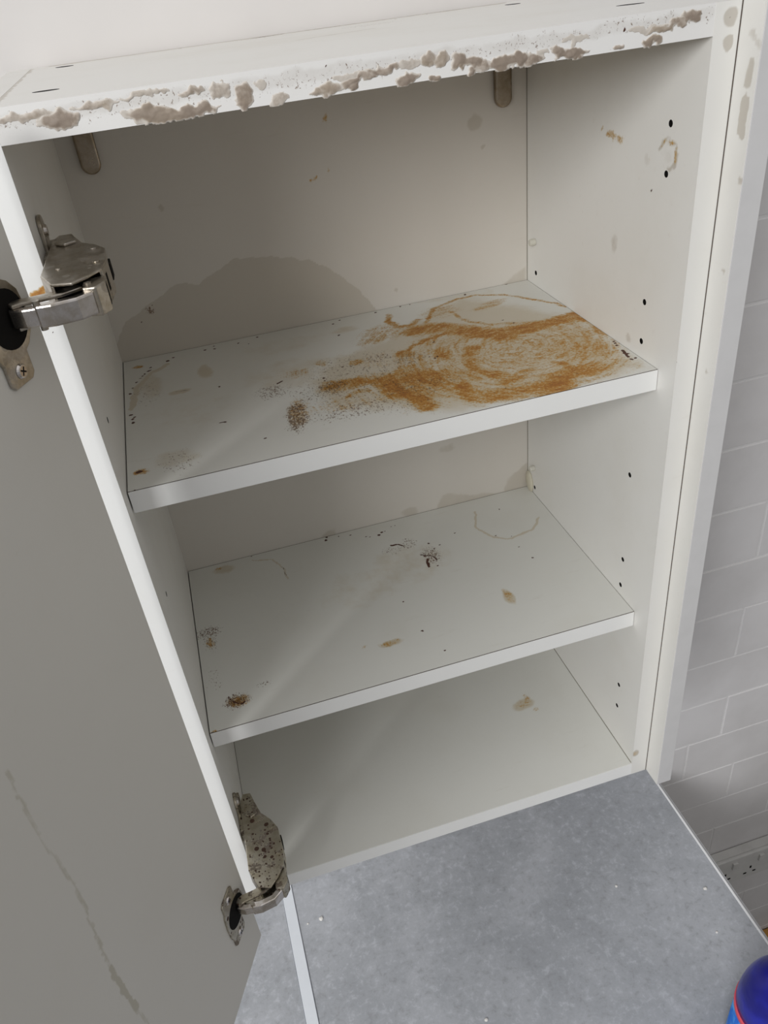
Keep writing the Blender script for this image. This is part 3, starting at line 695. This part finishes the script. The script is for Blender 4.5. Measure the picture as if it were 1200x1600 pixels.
# ------------------------------------------------------------ hinges
def hinge(zh, mat, lab):
    # housing folded from sheet: top and bottom cheeks with a faceted outer wall
    outline = [(4.5, 40), (8, 50), (16, 49), (18, 40), (23, 22), (31, 12), (36.5, 0), (37.5, -22), (35, -42), (28, -52), (20, -60), (9, -56), (2.5, -36), (3.5, 0)]
    bm = bmesh.new()
    up = lambda x, y, z: (x, y, z + zh)
    prism(bm, outline, 9.4, 11, up)
    low = [(x, y) for x, y in outline]
    prism(bm, low, -9, -7.4, up)
    wall = [(16, 49), (18, 40), (23, 22), (31, 12), (36.5, 0), (37.5, -22), (35, -42)]
    wi = [(x - 1.6, y - 0.4) for x, y in wall]
    prism(bm, wall + wi[::-1], -8, 10, up)
    wall = [(4.5, 40), (3.5, 0), (2.5, -36), (9, -56)]; wi = [(x + 1.6, y) for x, y in wall]
    prism(bm, wall + wi[::-1], -8, 10, up)
    arm = C_(mesh_obj('hinge', bm, mat, cab, 0.6)); arm['label'] = lab
    def P(o): return o
    # raised tab and rivets on the top cheek
    bm = bmesh.new(); prism(bm, [(9, 36), (17, 34), (20, 22), (13, 18), (7, 24)], 11, 13, up); mesh_obj('adjuster_tab', bm, mat, arm, 0.8)
    for (x, y, r) in ((30, 2, 1.9), (32, -28, 1.9), (12, -30, 1.4)):
        bm = bmesh.new(); cyl(bm, (x, y, zh - 9.6), (0, 0, 1), r, 21.4, 16); mesh_obj('rivet', bm, mat, arm, 0.3)
    # black block painting in the shaded interior, slots showing
    bm = bmesh.new(); prism(bm, [(6, 30), (15, 30), (28, 8), (32, -20), (27, -44), (10, -48), (5, -20)], -7, 9, up); mesh_obj('painted_dark_interior', bm, M_BLACK, arm)
    for y0, y1 in ((-6, -17), (-24, -36)):
        bm = bmesh.new()
        xo = 37.6 if y0 > -20 else 36.4
        prism(bm, [(xo - 1, y0), (xo + 0.35, y0), (xo + 0.2 - (0.6 if y0 < -20 else 0), y1), (xo - 1.4, y1)], -3.5, 6, up)
        mesh_obj('slot', bm, M_BLACK, arm)
    # outer linkage plates (curved cheek around the panel edge)
    bm = bmesh.new()
    def band(pts, w, z0, z1):
        L = []; Rr = []
        for i, p in enumerate(pts):
            a = Vector(pts[max(0, i - 1)]); b_ = Vector(pts[min(len(pts) - 1, i + 1)]); d = (b_ - a).normalized(); nrm = Vector((-d.y, d.x))
            L.append(tuple(Vector(p) + nrm * w)); Rr.append(tuple(Vector(p) - nrm * w))
        prism(bm, L + Rr[::-1], z0, z1, up)
    band([(22, -50), (12, -56), (2, -58), (-7, -59), (-13, -62)], 4.0, 4.5, 6.6)
    band([(22, -50), (12, -56), (2, -58), (-7, -59), (-13, -62)], 4.0, -7.4, -5.2)
    mesh_obj('link_plate', bm, mat, arm, 0.7)
    bm = bmesh.new(); prism(bm, [(24, -46), (35.5, -43), (36, -56), (31, -63), (24, -61)], -8.0, 7.6, up); mesh_obj('link_housing', bm, mat, arm, 0.8)
    bm = bmesh.new(); prism(bm, [(34.5, -46), (35.75, -46), (36.15, -54), (34.9, -54)], -5.5, 5.0, up); mesh_obj('slot', bm, M_BLACK, arm)
    bm = bmesh.new()
    band([(28, -60), (20, -66), (8, -68), (0, -67)], 3.2, -6.5, 5.5)
    mesh_obj('link_bar', bm, M_BRIGHT, arm, 1.2)
    bm = bmesh.new()
    band([(2, -67), (-6, -66), (-13, -63)], 2.6, -5.5, 4.5)
    mesh_obj('link_tongue', bm, M_BRIGHT, arm, 1.0)
    # pin between links
    for (x, y, h) in ((1, -67, 15.5), (27, -55, 16.5)):
        bm = bmesh.new(); cyl(bm, (x, y, zh - 8), (0, 0, 1), 1.9, h, 16); mesh_obj('pivot_pin', bm, M_NICKEL, arm)
    # mounting plate on the side panel
    bm = bmesh.new()
    cross = []
    def rr(y0, y1, z0, z1, r, n=6):
        out = []
        for (cy, cz, a0) in ((y1 - r, z1 - r, 0), (y0 + r, z1 - r, 90), (y0 + r, z0 + r, 180), (y1 - r, z0 + r, 270)):
            for i in range(n + 1):
                a = math.radians(a0 + 90 * i / n); out.append((cy + r * math.cos(a), cz + r * math.sin(a)))
        return out
    yz = lambda x, y, z: (z, x, y + zh)
    prism(bm, rr(29, 46, -26, 27, 7), 0.1, 2.6, yz)
    prism(bm, rr(8, 58, -8, 8, 3), 0.1, 4.2, yz)
    mp = mesh_obj('mounting_plate', bm, mat, arm, 0.7)
    for sz in (-18, 18):
        bm = bmesh.new(); cyl(bm, (2.6, 37.5, zh + sz), (1, 0, 0), 4.2, 1.6, 20, 3.2)
        mesh_obj('plate_screw', bm, M_BRIGHT, arm)
    # cup sunk into the door with winged flange
    bm = bmesh.new()
    def dprism(poly, n0, n1):
        prism(bm, poly, n0, n1, lambda s, z, n: tuple(DW(s, n, z + zh)))
    fl = []
    for (s0, s1, z0, z1) in ((19.5, 41, -34, 34),):
        pts = [(22, -34), (38, -34), (41, -31), (41, -20), (43, -16), (44, 0), (43, 16), (41, 20), (41, 31), (38, 34), (22, 34), (19, 31), (19, 19), (15, 17), (9.5, 11), (7.5, 0), (9.5, -11), (15, -17), (19, -19), (19, -31)]
        dprism(pts, 0.1, 1.8)
    flo = mesh_obj('cup_flange', bm, mat, arm, 0.7)
    bm = bmesh.new(); n = 32; c0 = (25, 0)
    pts = [(c0[0] + 15.5 * math.cos(2 * math.pi * i / n), c0[1] + 15.5 * math.sin(2 * math.pi * i / n)) for i in range(n)]
    dprism(pts, 1.5, 2.1)
    mesh_obj('cup_recess', bm, M_BLACK, arm)
    for sz in (-26.5, 26.5):
        bm = bmesh.new(); cyl(bm, DW(30, 1.8, zh + sz), nn, 4.4, 1.5, 20, 3.4)
        sc = mesh_obj('flange_screw', bm, M_BRIGHT, arm, 0.4)
    for sz in (-26.5, 26.5):
        bm = bmesh.new()
        pl = []
        A = (dv * math.cos(0.5) + Vector((0, 0, 1)) * math.sin(0.5)); B_ = nn.cross(A).normalized()
        for (i, j) in ((2.4, .45), (.45, .45), (.45, 2.4), (-.45, 2.4), (-.45, .45), (-2.4, .45), (-2.4, -.45), (-.45, -.45), (-.45, -2.4), (.45, -2.4), (.45, -.45), (2.4, -.45)): pl.append((i, j))
        c0_ = DW(30, 2.9, zh + sz)
        prism(bm, pl, 0, 0.46, lambda x, y, z: tuple(c0_ + A * x + B_ * y + nn * z))
        mesh_obj('screw_recess', bm, M_BLACK, arm)
    return arm
hinge(635, M_NICKEL, 'upper dirty nickel hinge')
hinge(71, M_RUSTY, 'lower hinge speckled with rust')

# ------------------------------------------------------------ loose things
M_CRUMB = plain('plaster_crumb', (0.82, 0.80, 0.76), 0.8, 0, 0.1, 300)
crumbs = [((44.3, 204.2), 3.4, 'largest white plaster crumb, on the worktop close to the joint strip'), ((22.8, 209.6 - 6), 1.6, 'faint tiny crumb between joint strip and the largest white crumb'),
          ((494.7, 101.3), 2.0, 'pale crumb near the middle of the worktop, under the cabinet front'), ((618, 53.3), 2.8, 'pale crumb close to the bright worktop edge trim'),
          ((232.8, -11.7), 2.6, 'small white crumb at the bottom edge of the photo, on the worktop'), ((594.9, -9.2), 1.8, 'tiny pale crumb on the worktop just above the blue bottle')]
for i, ((x, y), r, lab) in enumerate(crumbs):
    bm = bmesh.new(); bmesh.ops.create_icosphere(bm, subdivisions=2, radius=1)
    rr_ = random.Random(i)
    for v in bm.verts: v.co = Vector((v.co.x * r * rr_.uniform(.8, 1.2), v.co.y * r * rr_.uniform(.7, 1.1), max(v.co.z, -0.5) * r * 0.7 + r * 0.35)) * MM
    o = mesh_obj('plaster_crumb', bm, M_CRUMB); o.location = (x * MM, y * MM, WT * MM)
    tag(o, lab, 'crumb', 'plaster crumbs on the worktop')

# blue bottle
bx, by = 552, -162
btl = empty('plastic_bottle', (bx * MM, by * MM, WT * MM))
tag(btl, 'dark blue rounded plastic bottle with pink-red band and light blue label, on the worktop', 'bottle')
def bl_mat():
    m, t, b = nt('deep_blue_plastic'); co = N(t, 'ShaderNodeTexCoord').outputs['Object']
    n = noise(t, co, 22, 3, 0.5)
    c = mix(t, ramp(t, n, 0.4, 0.65), (0.004, 0.004, 0.21), (0.012, 0.016, 0.38))
    t.links.new(c, b.inputs['Base Color']); b.inputs['Roughness'].default_value = 0.28; bump(t, b, n, 0.6, 0.004); return m
def label_mat():
    m, t, b = nt('light_blue_label'); co = N(t, 'ShaderNodeTexCoord').outputs['Object']
    n = noise(t, mapping(t, co, (60, 60, 25)), 1, 4, 0.6, 0.8)
    c = mix(t, ramp(t, n, 0.4, 0.62), (0.01, 0.16, 0.72), (0.10, 0.42, 0.88))
    t.links.new(c, b.inputs['Base Color']); b.inputs['Roughness'].default_value = 0.35; return m
def lbm(name, prof, mat, bevel=0):
    bm = bmesh.new(); lathe(bm, prof, (0, 0)); bmesh.ops.recalc_face_normals(bm, faces=bm.faces); o = mesh_obj(name, bm, mat, btl, smooth=True); return o
h0 = 128
lbm('bottle_body', [(30, 0), (42, 1), (45, 5), (46, 12), (46, h0 - 9)], label_mat())
lbm('band', [(45.2, h0 - 11), (46.6, h0 - 10.5), (46.6, h0 - 1.5), (45.2, h0 - 1)], plain('pink_red_band', (0.85, 0.10, 0.14), 0.4, 0, 0.03))
prof = [(45.6, h0 - 1.2)]
for i in range(1, 15):
    a = math.radians(90 * i / 15); prof.append((45.6 * math.cos(a) ** 0.8, h0 - 1.2 + 87 * math.sin(a)))
prof += [(12, h0 + 89), (12, h0 + 92), (1, h0 + 93)]
lbm('shoulder', prof, bl_mat())['label'] = 'deep blue shoulder'
# small pale yellow star print on the band
bm = bmesh.new()
for (az, zz, r) in ((-112, h0 - 5.5, 3.2), (-103, h0 - 8, 2.0)):
    a0 = math.radians(az); pts = []
    for i in range(10):
        a = math.pi * 2 * i / 10 + 0.3; q = r * (1 if i % 2 == 0 else 0.45); th = a0 + q * math.cos(a) / 46.9
        pts.append(bm.verts.new((46.9 * math.cos(th) * MM, 46.9 * math.sin(th) * MM, (zz + q * math.sin(a)) * MM)))
    bm.faces.new(pts)
mesh_obj('star_print', bm, plain('yellow_print', (0.9, 0.72, 0.35), 0.5), btl)

# wall socket below worktop height
sk = empty('wall_socket', (0.903, WALL * MM, -0.863)); tag(sk, 'grey-white double wall socket box on the shaded block wall beyond the worktop edge', 'socket')
def S_(o): o.matrix_parent_inverse = Matrix.Translation(-sk.location); return o
M_SOCK = plain('socket_plastic', (0.66, 0.65, 0.63), 0.4)
S_(box_obj('back_box', (832, 974, WALL - 20, WALL - 0.6, -905, -821), M_SOCK, sk, 2))
S_(box_obj('face_plate', (830, 976, WALL - 27, WALL - 20, -907, -819), M_SOCK, sk, 2))
for x in (872, 934):
    S_(box_obj('rocker_switch', (x, x + 11, WALL - 31, WALL - 26.5, -852, -832), M_SOCK, sk, 1))
for x in (860, 920):
    for (dx, dz, w, h) in ((0, -870, 4, 8), (-11, -888, 7, 4), (11, -888, 7, 4)):
        S_(box_obj('pin_hole', (x + dx - w / 2, x + dx + w / 2, WALL - 27.6, WALL - 24, dz - h / 2, dz + h / 2), M_BLACK, sk))
# ochre plank at the foot of the wall
pk = box_obj('wooden_plank', (1012, 1300, WALL - 24, WALL - 2, FLOOR, -1240), plain('ochre_wood', (0.52, 0.27, 0.06), 0.55, 0, 0.2, 25), None, 2)
tag(pk, 'ochre wooden plank standing at the foot of the block wall, beyond the worktop edge', 'plank')
